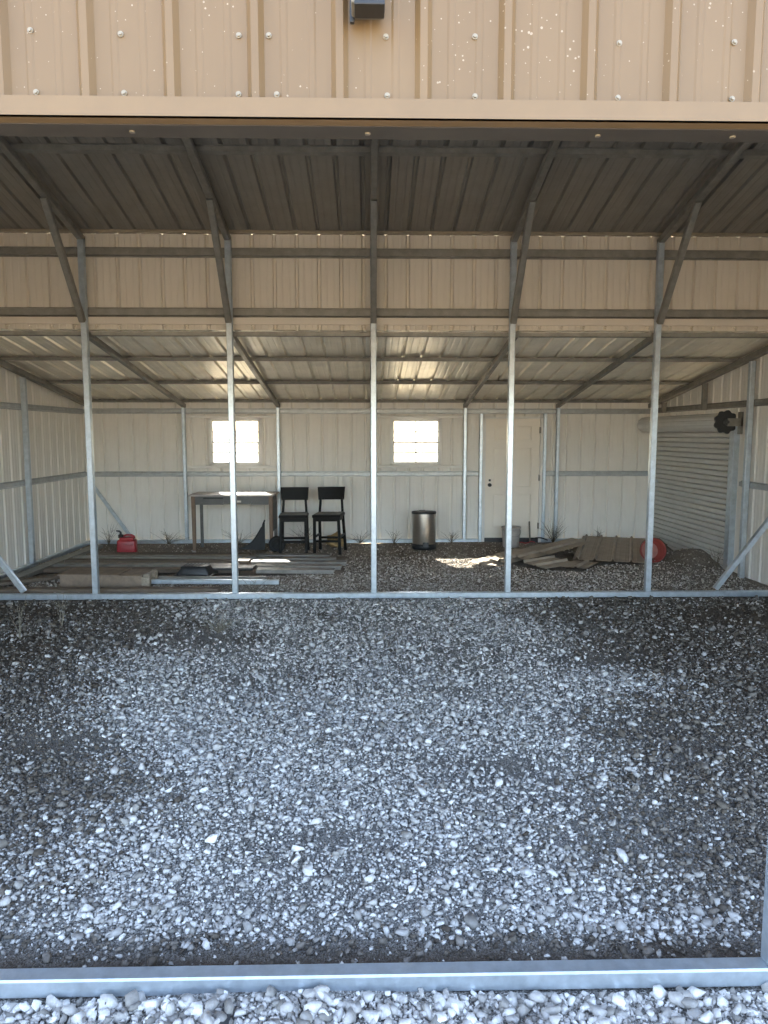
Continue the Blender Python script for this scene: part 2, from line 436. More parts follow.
m = rng.uniform(size=n) < np.clip(.95 - .62 * (y - YP - .8) / 1.8, .12, .95) * np.clip(1.15 - .3 * np.clip(x - 2.6, 0, 3) - .7 * np.exp(-(((x - 4.3) / .8) ** 2 + ((y - 10) / .7) ** 2)) - .25 * np.clip(-x - 2.0, 0, 3), .2, 1)
x, y = x[m], y[m]
x, y = x[clear(x, y)], y[clear(x, y)]
size = np.clip(rng.lognormal(math.log(.019), .45, len(x)), .010, .06)
v, f = scatter(x, y, size, fz, HULLS)
tag(link('gravel', np_mesh('gravel_rear', v, f), M['stone_dusty']), 'dusty gravel lying on the dirt under the low rear roof', 'gravel', kind='stuff')

# ================================================================== SHELL
E3 = 3 * S
PX = {-2: -2 * S, -1: -S, 0: 0.0, 1: S - .042, 2: 2 * S}     # the posts as they stand
JR, JL = 1.290, -1.90        # inner faces of the opening: right jamb centre, left jamb centre
# front wall with its header over the opening
wf = sheet('wall_front', (0, YF, 0), (1, 0, 0), (0, 0, 1), (0, -1, 0), -XW, XW, 0.0, 3.90, M['tan_panel'], phase=-.134 + .0, rib=.020,
           openings=[(-XW + .25, XW - .25, 0.0, 2.70)])  # unseen stretches beyond the jambs left open to brighten the interior
tag(wf, 'tan ribbed cladding above the wide opening', 'wall', kind='structure')
beam('header_tube', (-XW, YF + .044, 2.717), (XW, YF + .044, 2.717), tube_prof(.100, .072), M['header_shade'], parent=wf)
bm = bmesh.new()
extrude(bm, (-XW, YF - .030, 2.686), (XW, YF - .030, 2.686), [(-.004, 0), (.004, 0), (.004, .058), (-.004, .058)])
extrude(bm, (-XW, 0, 0), (XW, 0, 0), [(-(YF - .034), 2.686), (-(YF - .004), 2.682), (-(YF - .004), 2.686), (-(YF - .034), 2.692)])
obj('edge_trim', bm, M['trim_tan'], wf)
bm = bmesh.new()
k0 = -.134
pts = [(-.996, 2.928), (-.746, 2.921), (-.417, 2.921), (-.333, 2.922), (-.004, 2.922), (.248, 2.925), (.576, 2.919), (.659, 2.912), (.989, 2.918),
       (-.988, 2.765), (-.742, 2.765), (-.421, 2.765), (-.313, 2.765), (.0, 2.765), (.25, 2.765), (.576, 2.765), (.66, 2.765), (.99, 2.765)]
for xx, zz in pts:
    mt = Matrix.Translation((xx, YF - .001, zz)) @ Matrix.Rotation(PI / 2, 4, 'X')
    lathe(bm, [(0, .004), (.008, .004), (.008, .0), ], 14, mt)
    lathe(bm, [(0, .009), (.005, .009), (.0055, .004)], 6, mt)
for xx in (-.738, -.056, .62, 1.02):
    lathe(bm, [(0, -.004), (.008, -.004), (.009, .004)], 12, Matrix.Translation((xx, YF + .045, 2.681)))
obj('screws', bm, M['screw'], wf)
# jambs
tag(beam('opening_jamb', (JR, YF + T / 2, T), (JR, YF + T / 2, 2.662), tube_prof(T), M['galv'], up=(0, 1, 0)),
    'galvanised upright at the right end of the front rail', 'post')
beam('jamb', (JL, YF + T / 2, T), (JL, YF + T / 2, 2.662), tube_prof(T), M['galv'], up=(0, 1, 0), parent=wf)

# side walls
def ztop(yy): return zmain(yy) if yy < YP else zlean(yy)
DY0, DY1, DZ1 = 9.27, 11.86, 1.90
wl = sheet('wall_left', (-XW, 0, 0), (0, 1, 0), (0, 0, 1), (-1, 0, 0), YF, YB + .07, 0.0, ztop, M['liner'], phase=.05)
tag(wl, 'pale ribbed side wall on the left', 'wall', kind='structure')
wr = sheet('wall_right', (XW, 0, 0), (0, 1, 0), (0, 0, 1), (1, 0, 0), YF, YB + .07, 0.0, ztop, M['liner'], phase=.05,
           openings=[(DY0, DY1, 0.0, DZ1)])
tag(wr, 'pale ribbed side wall on the right, around the roll-up door', 'wall', kind='structure')
# back wall
W1 = (-2.66, -1.80, 1.285, 2.055); W2 = (.30, 1.145, 1.285, 2.055); D1 = (1.835, 2.80, 0.0, 2.085)
wb = sheet('wall_back', (0, YB + .045, 0), (1, 0, 0), (0, 0, 1), (0, 1, 0), -XW, XW, 0.0, zlean(YB + .045), M['liner'], phase=-.105, openings=[W1, W2, D1])
tag(wb, 'pale ribbed rear wall with two windows and a door', 'wall', kind='structure')
# clerestory wall between the two roofs
wc = sheet('wall_upper', (0, YP + .075, 0), (1, 0, 0), (0, 0, 1), (0, 1, 0), -XW, XW, 2.912, zmain(YP) - .01, M['liner_tan'], phase=-.105)
tag(wc, 'ribbed upper wall between the high roof and low roof', 'wall', kind='structure')
# roofs
YR = (YP + YF) / 2
sl = .21; q = math.hypot(1, sl)
rm = sheet('ceiling', (0, YP + .20, zmain(YP) - .21 * .20), (1, 0, 0), (0, -1 / q, sl / q), (0, sl / q, 1 / q), -XW - .1, XW + .1, 0, (YP + .20 - YR) * q, M['galvalume'], phase=-.105)
tag(rm, 'dark ribbed underside of the high roof', 'ceiling', kind='structure')
rm2 = sheet('ceiling_front', (0, YF - .20, zmain(YP) - .21 * .20), (1, 0, 0), (0, 1 / q, sl / q), (0, -sl / q, 1 / q), -XW - .1, XW + .1, 0, (YR - YF + .20) * q, M['galvalume'], phase=-.105)
tag(rm2, 'front slope of the high roof, behind the tan header', 'ceiling', kind='structure')
q2 = math.hypot(1, .15)
rl = sheet('ceiling_rear', (0, YP + .08, zlean(YP + .08)), (1, 0, 0), (0, 1 / q2, -.15 / q2), (0, .15 / q2, 1 / q2), -XW - .1, XW + .1, 0, (YB + .30 - YP - .08) * q2, M['low_roof'], phase=-.105)
tag(rl, 'pale ribbed underside of the low rear roof', 'ceiling', kind='structure')
bm = bmesh.new()
box(bm, (-XW, YP + .034, 2.962), (XW, YP + .060, 3.035), .004)
tag(obj('trim_1', bm, M['liner_tan']), 'tan flashing strip above the low roof', 'trim', kind='structure')

# ================================================================== FRAME
G = M['galv']
where = {-2: 'standing just left of the red fuel can', -1: 'standing in front of the left window and table', 0: 'standing in the middle, between the stools and the bin',
         1: 'standing in front of the white door', 2: 'standing in front of the tipped red bucket'}
for i in range(-2, 3):
    tag(beam('steel_post', (PX[i], YP, T), (PX[i], YP, zmain(YP) - .09), tube_prof(T), G, up=(0, 1, 0)),
        'tall galvanised post ' + where[i], 'post', 'posts along the inner rail')
    s_ = {-2: 'above the red fuel can', -1: 'above the left window', 0: 'at the middle of the high roof', 1: 'above the white door', 2: 'above the roll-up door side of the high roof'}[i]
    def zr(yy): return zmain(yy) - .045 - T / 2 - .002
    bm = bmesh.new(); extrude(bm, (PX[i], YP + .03, zr(YP + .03)), (PX[i], YR, zr(YR)), tube_prof(T))
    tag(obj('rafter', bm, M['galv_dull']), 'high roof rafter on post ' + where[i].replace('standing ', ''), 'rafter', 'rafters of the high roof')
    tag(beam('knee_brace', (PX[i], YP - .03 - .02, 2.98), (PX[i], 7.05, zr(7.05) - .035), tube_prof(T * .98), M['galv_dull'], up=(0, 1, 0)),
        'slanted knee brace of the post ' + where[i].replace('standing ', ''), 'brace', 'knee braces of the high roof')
for i in (-3, 3):
    w = wl if i < 0 else wr
    beam('corner_post', (i * S, YP, T), (i * S, YP, zmain(YP) - .09), tube_prof(T), G, up=(0, 1, 0), parent=w)
    beam('end_rafter', (i * S, YP + .03, zmain(YP) - .09), (i * S, YR, zmain(YR) - .08), tube_prof(T), M['galv_dull'], parent=w)
# rails on the ground
tag(beam('base_rail', (-2.6, YF + T / 2, T / 2 - .004), (1.9, YF + T / 2, T / 2 - .004), tube_prof(T), G), 'square galvanised rail lying across the front opening', 'rail', 'base rails')
tag(beam('base_rail', (-XW + .03, YP, T / 2 - .002), (XW - .03, YP, T / 2 - .002), tube_prof(T), G), 'galvanised rail on the gravel under the row of posts', 'rail', 'base rails')
tag(beam('base_rail', (-XW + .1, YB, T / 2), (1.76, YB, T / 2), tube_prof(T), G), 'galvanised rail at the foot of the rear wall, left of the door', 'rail', 'base rails')
tag(beam('base_rail', (2.87, YB, T / 2), (XW - .1, YB, T / 2), tube_prof(T), G), 'galvanised rail at the foot of the rear wall, right of the door', 'rail', 'base rails')
tag(beam('base_rail', (-XW + .05, YP + .05, T / 2), (-XW + .05, YB - .04, T / 2), tube_prof(T), G), 'galvanised rail at the foot of the left side wall', 'rail', 'base rails')
# purlins and girts
hp = hat_prof()
hd = [(a, -b) for a, b in hat_prof(.10, .045, .045)]          # crown down
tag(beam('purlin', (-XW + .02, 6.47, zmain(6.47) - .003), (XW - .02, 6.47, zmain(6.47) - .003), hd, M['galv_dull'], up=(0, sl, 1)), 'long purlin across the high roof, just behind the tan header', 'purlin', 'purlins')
tag(beam('purlin', (-XW + .02, YP + .005, zmain(YP) - .003), (XW - .02, YP + .005, zmain(YP) - .003), [(a * .6, b * .5) for a, b in hd], M['screw'], up=(0, sl, 1)), 'eave purlin where the high roof meets the upper wall', 'purlin', 'purlins')  # pale colour stands in for daylight leaking at the eave
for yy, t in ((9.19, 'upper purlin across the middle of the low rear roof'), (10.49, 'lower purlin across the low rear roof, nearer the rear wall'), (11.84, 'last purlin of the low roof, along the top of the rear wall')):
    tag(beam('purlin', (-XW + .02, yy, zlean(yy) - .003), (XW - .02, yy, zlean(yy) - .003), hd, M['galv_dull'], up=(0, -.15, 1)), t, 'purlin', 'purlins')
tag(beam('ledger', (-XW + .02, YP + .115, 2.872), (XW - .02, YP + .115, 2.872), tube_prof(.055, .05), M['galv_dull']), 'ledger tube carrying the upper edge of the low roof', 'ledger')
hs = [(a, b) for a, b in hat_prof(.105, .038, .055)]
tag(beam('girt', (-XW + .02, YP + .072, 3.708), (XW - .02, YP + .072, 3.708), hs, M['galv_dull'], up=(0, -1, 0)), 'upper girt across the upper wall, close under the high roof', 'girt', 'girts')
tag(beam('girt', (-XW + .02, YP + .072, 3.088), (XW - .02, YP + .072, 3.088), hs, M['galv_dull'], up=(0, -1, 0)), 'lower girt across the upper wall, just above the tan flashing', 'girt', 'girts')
hw = hat_prof(.085, .036, .045)
YG = YB + .043
tag(beam('girt', (-XW + .02, YG, 2.17), (XW - .02, YG, 2.17), hw, M['galv_mid'], up=(0, -1, 0)), 'top girt along the rear wall above the windows and door', 'girt', 'girts')
tag(beam('girt', (-XW + .02, YG, 1.146), (1.76, YG, 1.146), hw, M['galv_mid'], up=(0, -1, 0)), 'waist-high girt along the rear wall, left of the door', 'girt', 'girts')
tag(beam('girt', (2.87, YG, 1.146), (XW - .02, YG, 1.146), hw, M['galv_mid'], up=(0, -1, 0)), 'waist-high girt along the rear wall, right of the door', 'girt', 'girts')
for zz, t in ((1.15, 'waist-high girt along the left side wall'), (2.16, 'high girt along the left side wall under the sloping rafter')):
    tag(beam('girt', (-XW + .003, YP + .05, zz), (-XW + .003, YB, zz), hw, M['galv_mid'], up=(1, 0, 0)), t, 'girt', 'girts')
tag(beam('girt', (XW - .003, YP + .05, 1.174), (XW - .003, 9.10, 1.174), hw, M['galv_mid'], up=(-1, 0, 0)), 'short waist-high girt on the right wall beside the roll-up door', 'girt', 'girts')
tag(beam('girt', (XW - .003, YP + .05, 2.18), (XW - .003, YB, 2.18), hw, M['galv_dull'], up=(-1, 0, 0)), 'girt on the right wall above the roll-up door', 'girt', 'girts')
# low roof rafters and rear wall posts
def zlr(yy): return zlean(yy) - .045 - T / 2 - .003
for i in (-2, -1, 0, 1, 2):
    p0, p1 = (i * S, YP + T / 2 + .005, zlr(YP + T / 2)), (i * S, YB + .02, zlr(YB + .02))
    if i == 0:
        beam('hidden_rafter', p0, p1, tube_prof(T), M['galv_dull'], parent=rl)
        beam('hidden_post', (0, YB - .03, T), (0, YB - .03, zlr(YB) - .035), tube_prof(.055), G, up=(0, 1, 0), parent=wb)
        continue
    w = {-2: 'left of the table', -1: 'behind the left stool', 1: 'between the right window and the door', 2: 'right of the door'}[i]
    tag(beam('rafter', p0, p1, tube_prof(T), M['galv_dull']), 'low roof rafter ending above the rear post ' + w, 'rafter', 'rafters of the low roof')
    tag(beam('wall_stud_post', (i * S, YB - .03, T), (i * S, YB - .03, zlr(YB) - .035), tube_prof(.055), G, up=(0, 1, 0)), 'slim galvanised post against the rear wall ' + w, 'post', 'posts along the rear wall')
for sx, w in ((-1, 'left'), (1, 'right')):
    tag(beam('rafter', (sx * (XW - .10), YP + T / 2 + .005, zlr(YP + T / 2)), (sx * (XW - .10), YB + .02, zlr(YB)), tube_prof(T * 1.15), M['galv_dull']),
        'sloping edge rafter of the low roof along the %s side wall' % w, 'rafter', 'rafters of the low roof')
tag(beam('wall_post', (-XW + .075, 9.80, T), (-XW + .075, 9.80, zlr(9.8) - .04), tube_prof(T), G, up=(0, 1, 0)), 'galvanised post against the left side wall', 'post')
tag(beam('wall_post', (XW - .075, 8.86, .0), (XW - .075, 8.86, zlr(8.86) - .04), tube_prof(T), G, up=(0, 1, 0)), 'galvanised post against the right wall, near edge of the roll-up door', 'post')
for yy, w in ((10.09, 'middle of'), (11.47, 'far end of')):
    tag(beam('short_stud', (XW - .075, yy, 2.13), (XW - .075, yy, zlr(yy) - .038), tube_prof(T), M['galv_dull'], up=(0, 1, 0)),
        'short stud between roof and girt over the %s the roll-up door' % w, 'stud', 'short studs over the roll-up door')
# corner braces
tag(beam('corner_brace', (XW - .09, YP + .0, 1.14), (3.815, YP, .085), tube_prof(.056), G, up=(0, 1, 0)), 'slanted galvanised tube from the right wall down to the inner rail', 'brace', 'corner braces')
tag(beam('corner_brace', (-XW + .09, YP + .0, 1.18), (-3.83, YP, .085), tube_prof(.056), G, up=(0, 1, 0)), 'slanted galvanised tube from the left wall down to the inner rail', 'brace', 'corner braces')
tag(beam('corner_brace', (-XW + .10, YB - .045, 1.02), (-3.94, YB - .045, .085), tube_prof(.05), G, up=(0, 1, 0)), 'slanted tube against the rear wall behind the red fuel can', 'brace', 'corner braces')

# ================================================================== WINDOWS AND DOORS
def window(n, op, label):
    x0, x1, z0, z1 = op; y0 = YB + .005
    bm = bmesh.new(); w = .045
    box(bm, (x0, y0, z0), (x0 + w, y0 + .075, z1), .004); box(bm, (x1 - w, y0, z0), (x1, y0 + .075, z1), .004)
    box(bm, (x0, y0, z0), (x1, y0 + .075, z0 + w * .8), .004); box(bm, (x0, y0, z1 - w * .7), (x1, y0 + .075, z1), .004)
    fr = obj('window_%d' % n, bm, M['white_trim']); tag(fr, label, 'window', kind='structure')
    mid = (z0 + z1) / 2 - .01
    for k, (za, zb, yo) in enumerate(((z0 + .036, mid + .012, .018), (mid - .012, z1 - .032, .042))):
        bm = bmesh.new(); s = .022; xa, xb = x0 + w - .002, x1 - w + .002; ya, yb = y0 + yo, y0 + yo + .022
        box(bm, (xa, ya, za), (xa + s, yb, zb), .003); box(bm, (xb - s, ya, za), (xb, yb, zb), .003)
        box(bm, (xa, ya, za), (xb, yb, za + s), .003); box(bm, (xa, ya, zb - s), (xb, yb, zb), .003)
        xm, zm = (xa + xb) / 2, (za + zb) / 2
        box(bm, (xm - .011, ya + .006, za), (xm + .011, yb - .006, zb)); box(bm, (xa, ya + .006, zm - .009), (xb, yb - .006, zm + .009))
        sa = obj('sash', bm, M['white_trim'], fr)
        bm = bmesh.new(); box(bm, (xa + .01, ya + .009, za + .01), (xb - .01, ya + .013, zb - .01))
        obj('pane', bm, M['glass'], sa)
    return fr
window(1, W1, 'white gridded window in the rear wall above the table')
window(2, W2, 'white gridded window in the rear wall above the steel bin')
for (xa, xb, n) in ((-2 * S + .03, -S - .03, 'left'), (.03, S - .03, 'right')):
    tag(beam('window_rail', (xa, YB + .02, 2.078), (xb, YB + .02, 2.078), tube_prof(.05, .04), M['white_trim']), 'pale rail directly above the %s window' % n, 'rail', 'window rails')
    tag(beam('window_rail', (xa, YB + .02, 1.262), (xb, YB + .02, 1.262), tube_prof(.05, .04), M['white_trim']), 'pale rail directly below the %s window' % n, 'rail', 'window rails')
# walk door: leaf with six sunk panels, frame, knob, hinges
def walk_door():
    x0, x1, z1 = D1[0] + .035, D1[1] - .035, D1[3] - .035; y0 = YB + .005
    fr_bm = bmesh.new()
    box(fr_bm, (D1[0] - .02, y0 - .02, 0), (x0 - .003, y0 + .075, D1[3]), .003); box(fr_bm, (x1 + .003, y0 - .02, 0), (D1[1] + .02, y0 + .075, D1[3]), .003)
    box(fr_bm, (D1[0] - .02, y0 - .02, z1 + .003), (D1[1] + .02, y0 + .075, D1[3]), .003)
    box(fr_bm, (D1[0], y0 + .0535, 0), (x0 + .014, y0 + .08, D1[3])); box(fr_bm, (x1 - .014, y0 + .0535, 0), (D1[1], y0 + .08, D1[3])); box(fr_bm, (D1[0], y0 + .0535, z1 - .014), (D1[1], y0 + .08, D1[3]))
    fr = obj('door_1', fr_bm, M['white_trim']); tag(fr, 'off white six-panel door in the rear wall', 'door', kind='structure')
    bm = bmesh.new(); W = x1 - x0; zb = .075
    us = [0, .15, .44, .56, .85, 1.0]; H = z1 - zb
    vsn = [0, .085, .37, .43, .76, .82, .94, 1.0]
    for yy, sgn in ((y0 + .012, 1), (y0 + .052, -1)):
        g = [[bm.verts.new((x0 + u * W, yy, zb + v * H)) for v in vsn] for u in us]
        for a in range(5):
            for b in range(7):
                q4 = (g[a][b], g[a + 1][b], g[a + 1][b + 1], g[a][b + 1])
                fc = bm.faces.new(q4)
                if a in (1, 3) and b in (1, 3, 5):
                    r1 = bmesh.ops.inset_individual(bm, faces=[fc], thickness=.014, depth=0)
                    for v in fc.verts: v.co.y += .016 * sgn
                    bmesh.ops.inset_individual(bm, faces=[fc], thickness=.03, depth=0)
                    for v in fc.verts: v.co.y -= .006 * sgn
    box(bm, (x0, y0 + .0125, zb), (x0 + .002, y0 + .0515, z1)); box(bm, (x1 - .002, y0 + .0125, zb), (x1, y0 + .0515, z1))
    box(bm, (x0, y0 + .0125, z1 - .002), (x1, y0 + .0515, z1)); box(bm, (x0, y0 + .0125, zb), (x1, y0 + .0515, zb + .002))
    leaf = obj('door_leaf', bm, M['door_white'], fr)
    bm = bmesh.new(); mt = Matrix.Translation((x0 + .075, y0 + .012, .96)) @ Matrix.Rotation(PI / 2, 4, 'X')
    lathe(bm, [(0, 0), (.030, 0), (.030, .006), (.012, .010), (.011, .030), (.024, .040), (.028, .052), (.020, .064), (0, .067)], 24, mt)
    box(bm, (x0 + .060, y0 + .004, 1.02), (x0 + .095, y0 + .012, 1.055), .004)
    obj('knob', bm, M['dark_iron'], leaf, True)
    for zz in (.28, 1.08, 1.86):
        bm = bmesh.new(); box(bm, (x1 - .012, y0 - .026, zz - .05), (x1 + .012, y0 + .012, zz + .05), .004); obj('hinge', bm, M['galv_dull'], fr)
    bm = bmesh.new(); box(bm, (D1[0], y0 - .01, 0.0), (D1[1], y0 + .085, .078), .004); obj('threshold', bm, M['dark_iron'], fr)
walk_door()
for xx, w in ((1.79, 'left'), (2.84, 'right')):
    tag(beam('door_post', (xx, YB - .01, .0), (xx, YB - .01, 2.13), tube_prof(.055), G, up=(0, 1, 0)), 'galvanised upright along the %s edge of the white door' % w, 'post', 'uprights beside the door')
# roll-up door in the right wall
def roll_door():
    root = thing('door_2', 'grey ribbed roll-up door in the right wall', 'door', (XW, (DY0 + DY1) / 2, 0), kind='structure')
    L = (DY1 - DY0) / 2
    bm = bmesh.new(); pitch = .073; prev = None
    for k in range(int(1.96 / pitch)):
        for t_, d in ((0, -.026), (.10, -.050), (.30, -.058), (.70, -.058), (.90, -.050)):
            z = (k + t_) * pitch
            a = bm.verts.new((d, -L + .02, z)); b = bm.verts.new((d, L - .02, z))
            if prev: bm.faces.new((prev[0], prev[1], b, a))
            prev = (a, b)
    c = obj('curtain', bm, M['curtain'], root)
    md = c.modifiers.new('gauge', 'SOLIDIFY'); md.thickness = .002
    for s in (-1, 1):
        beam('track', (-.03, s * (L - .005), 0), (-.03, s * (L - .005), 1.90), tube_prof(.09, .12, .004), M['galv'], up=(0, 1, 0), parent=root)
    mt = Matrix.Translation((-.21, -L - .10, 1.952)) @ Matrix.Rotation(-PI / 2, 4, 'X')
    bm = bmesh.new(); nn = 44; ra = []
    for yy in (-L - .07, L + .05):
        ra.append([bm.verts.new((-.21 + (.118 - .006 * (k % 4 == 0)) * math.cos(2 * PI * k / nn), yy, 1.952 + (.118 - .006 * (k % 4 == 0)) * math.sin(2 * PI * k / nn))) for k in range(nn)])
    for k in range(nn): bm.faces.new((ra[0][k], ra[0][(k + 1) % nn], ra[1][(k + 1) % nn], ra[1][k]))
    bm.faces.new(ra[0]); bm.faces.new(ra[1])
    obj('drum', bm, M['curtain'], root)
    # scalloped end wheel
    bm = bmesh.new(); nn = 72; ra = []
    for yy in (-L - .105, -L - .075):
        ra.append([bm.verts.new((-.21 + (.142 + .010 * math.cos(9 * 2 * PI * k / nn)) * math.cos(2 * PI * k / nn), yy, 1.952 + (.142 + .010 * math.cos(9 * 2 * PI * k / nn)) * math.sin(2 * PI * k / nn))) for k in range(nn)])
    for k in range(nn): bm.faces.new((ra[0][k], ra[0][(k + 1) % nn], ra[1][(k + 1) % nn], ra[1][k]))
    bm.faces.new(ra[0]); bm.faces.new(ra[1])
    w = obj('end_wheel', bm, M['black_plastic'], root)
    bm = bmesh.new(); lathe(bm, [(0, .02), (.02, .02), (.02, .012), (.045, .012), (.05, -.01)], 24, Matrix.Translation((-.20, -L - .115, 1.952)) @ Matrix.Rotation(PI / 2, 4, 'X'))
    obj('axle_cap', bm, M['dark_iron'], w)
    bm = bmesh.new(); box(bm, (-.20, -L - .128, 1.90), (-.003, -L - .112, 2.00), .004); box(bm, (-.035, -L - .128, 1.80), (-.003, -L - .05, 2.08), .004)
    obj('bracket', bm, M['galv_dull'], root)
    bm = bmesh.new(); box(bm, (-.075, L - .22, 1.02), (-.04, L - .12, 1.07), .004); box(bm, (-.065, L - .14, 1.035), (-.05, L - .04, 1.055), .003)
    obj('slide_latch', bm, M['galv'], root)
roll_door()

# ================================================================== FLOODLIGHT
fl_ = thing('floodlight', 'grey floodlight box on the tan cladding at the top', 'light fixture', (-.055, YF - .02, 2.955))
bm = bmesh.new(); box(bm, (-.045, -.085, 0), (.045, 0, .19), .008); obj('housing', bm, M['lamp_grey'], fl_)
bm = bmesh.new(); box(bm, (-.050, -.015, -.012), (-.036, .0, .20), .004); box(bm, (-.036, -.09, -.006), (.046, -.02, .006), .003); obj('bracket', bm, M['black_plastic'], fl_)

# ================================================================== FURNITURE AND CLUTTER
def gz(x, y): return float(fz(x, y))
# table ------------------------------------------------------------
def table():
    x0, x1, y0, y1 = -2.74, -1.51, 10.98, 11.56
    t = thing('work_table', 'old grey table with brown front legs under the left window', 'table', ((x0 + x1) / 2, (y0 + y1) / 2, .0))
    hx, hy = (x1 - x0) / 2, (y1 - y0) / 2
    bm = bmesh.new(); box(bm, (-hx - .03, -hy - .02, .862), (hx + .03, hy + .02, .888), .006); obj('tabletop', bm, M['bucket_grey'], t)
    bm = bmesh.new()
    box(bm, (-hx + .02, -hy + .012, .735), (-.13, -hy + .030, .862)); box(bm, (.28, -hy + .012, .735), (hx - .02, -hy + .03, .862)); box(bm, (-.13, -hy + .012, .80), (.28, -hy + .03, .862))
    box(bm, (-hx + .02, hy - .03, .735), (hx - .02, hy - .012, .862)); box(bm, (-hx + .01, -hy + .03, .735), (-hx + .03, hy - .03, .862)); box(bm, (hx - .03, -hy + .03, .735), (hx - .01, hy - .03, .862))
    obj('apron', bm, M['grey_paint'], t)
    d_bm = bmesh.new(); box(d_bm, (-.125, -hy + .004, .742), (.275, -hy + .016, .80), .002); box(d_bm, (-.11, -hy + .016, .745), (.26, hy - .08, .80))
    d = obj('drawer', d_bm, M['grey_paint'], t)
    bm = bmesh.new(); box(bm, (.02, -hy - .012, .775), (.13, -hy + .004, .795), .004); box(bm, (.01, -hy - .004, .77), (.14, -hy + .006, .80), .003); h = obj('drawer_handle', bm, M['stainless'], d); h['label'] = 'bright metal drawer handle'
    bm = bmesh.new(); box(bm, (-.43, -hy + .004, .822), (-.13, -hy + .014, .845), .004); obj('dark_slot', bm, M['black_plastic'], t)
    for sx in (-1, 1):
        bm = bmesh.new(); vs = box(bm, (sx * (hx - .03) - .03, -hy, 0), (sx * (hx - .03) + .03, -hy + .06, .862), .006)
        for v in bm.verts:
            if v.co.z < .4: v.co.x = sx * (hx - .03) + (v.co.x - sx * (hx - .03)) * .72
        l = obj('leg', bm, M['brown_wood'], t); l['label'] = 'brown wooden front leg'
        bm = bmesh.new(); box(bm, (sx * (hx - .03) - .022, hy - .055, 0), (sx * (hx - .03) + .022, hy - .01, .862), .005); obj('leg', bm, M['grey_paint'], t)
        bm = bmesh.new(); lathe(bm, [(0, 0), (.03, 0), (.032, .03), (0, .035)], 14, Matrix.Translation((sx * (hx - .03) + .0, -hy - .012, 0))); f_ = obj('caster', bm, M['bucket_grey'], t, True)
    bm = bmesh.new(); box(bm, (hx - .012, -hy + .065, .32), (hx, hy - .06, .74), .003); obj('side_panel', bm, M['dark_iron'], t)
table()
# stools -----------------------------------------------------------
def stool():
    t = thing('bar_stool', 'black wooden bar stool with a low back, next to the table', 'stool', (-1.185, 10.93, .0), R(2), group='black bar stools')
    w = .195; BW = M['black_wood']
    bm = bmesh.new(); box(bm, (-.215, -.205, .555), (.215, .20, .600), .014); box(bm, (-.19, -.185, .50), (.19, .175, .556), .003); obj('seat', bm, BW, t)
    s_ = bmesh.new(); box(s_, (-.195, -.18, .599), (.195, .17, .609), .005); p = obj('seat_pad', s_, M['grey_paint'], t); p['label'] = 'grey seat top'  # top in a lighter grey than the black frame
    for sx in (-1, 1):
        bm = bmesh.new(); extrude(bm, (sx * w, -.185, 0), (sx * (w - .012), -.165, .556), tube_prof(.042, .042, .006), (0, 1, 0)); obj('leg', bm, BW, t)
        bm = bmesh.new(); extrude(bm, (sx * (w + .005), .235, 0), (sx * (w - .012), .175, .56), tube_prof(.042, .038, .006), (0, 1, 0)); obj('leg', bm, BW, t)
        bm = bmesh.new(); extrude(bm, (sx * (w - .012), .172, .55), (sx * (w - .03), .225, .83), tube_prof(.036, .03, .005), (0, 1, 0)); obj('back_post', bm, BW, t)
    for ya, yb, z in ((-.178, -.178, .20), (.212, .212, .20)):
        bm = bmesh.new(); extrude(bm, (-w + .015, ya, z), (w - .015, yb, z), tube_prof(.026, .035, .004)); obj('stretcher', bm, BW, t)
    for sx in (-1, 1):
        bm = bmesh.new(); extrude(bm, (sx * w, -.16, .26), (sx * w, .19, .26), tube_prof(.024, .032, .004)); obj('stretcher', bm, BW, t)
    bm = bmesh.new(); nx = 10; rows = []
    for k in range(nx + 1):
        u = -1 + 2 * k / nx; yo = .02 * (1 - u * u)
        c = [(.192 + .010, .79), (.205 + .010, .985)]
        rows.append([bm.verts.new((u * ww, .225 + yo + (zz - .79) * .16 + dy, zz)) for ww, zz, dy in ((.200, .79, -.012), (.215, .985, -.012), (.215, .985, .012), (.200, .79, .012))])
    for a, b in zip(rows, rows[1:]):
        for j in range(4): bm.faces.new((a[j], a[(j + 1) % 4], b[(j + 1) % 4], b[j]))
    bm.faces.new(rows[0]); bm.faces.new(rows[-1])
    obj('backrest', bm, BW, t)
    return t
s1 = stool()
s2 = copy_tree(s1); s2.location = (-.65, 10.98, .0); s2.rotation_euler = (R(.5), R(-1.2), R(-9))
s2['label'] = 'black wooden bar stool with a low back, farther from the table'
# steel bin --------------------------------------------------------
t = thing('trash_can', 'round stainless steel pedal bin standing by the rear wall', 'bin', (.812, 11.28, gz(.81, 11.28)), R(4), rx=R(-2))
bm = bmesh.new(); lathe(bm, [(.178, .075), (.180, .08), (.186, .56), (.186, .572), (.178, .572)], 56); obj('body', bm, M['stainless'], t, True)
bm = bmesh.new(); lathe(bm, [(0, 0), (.170, 0), (.186, .01), (.190, .05), (.184, .085), (.170, .09), (0, .09)], 56); obj('base', bm, M['black_plastic'], t, True)
bm = bmesh.new(); lathe(bm, [(.192, .556), (.194, .585), (.186, .594), (.10, .60), (0, .602), (0, .56)], 56); obj('lid', bm, M['black_plastic'], t, True)
bm = bmesh.new(); box(bm, (-.055, -.235, .03), (.055, -.17, .055), .008); box(bm, (-.045, -.200, .05), (.045, -.178, .12), .008); obj('pedal', bm, M['black_plastic'], t)
bm = bmesh.new(); box(bm, (-.05, .175, .52), (.05, .215, .60), .01); obj('hinge', bm, M['black_plastic'], t)
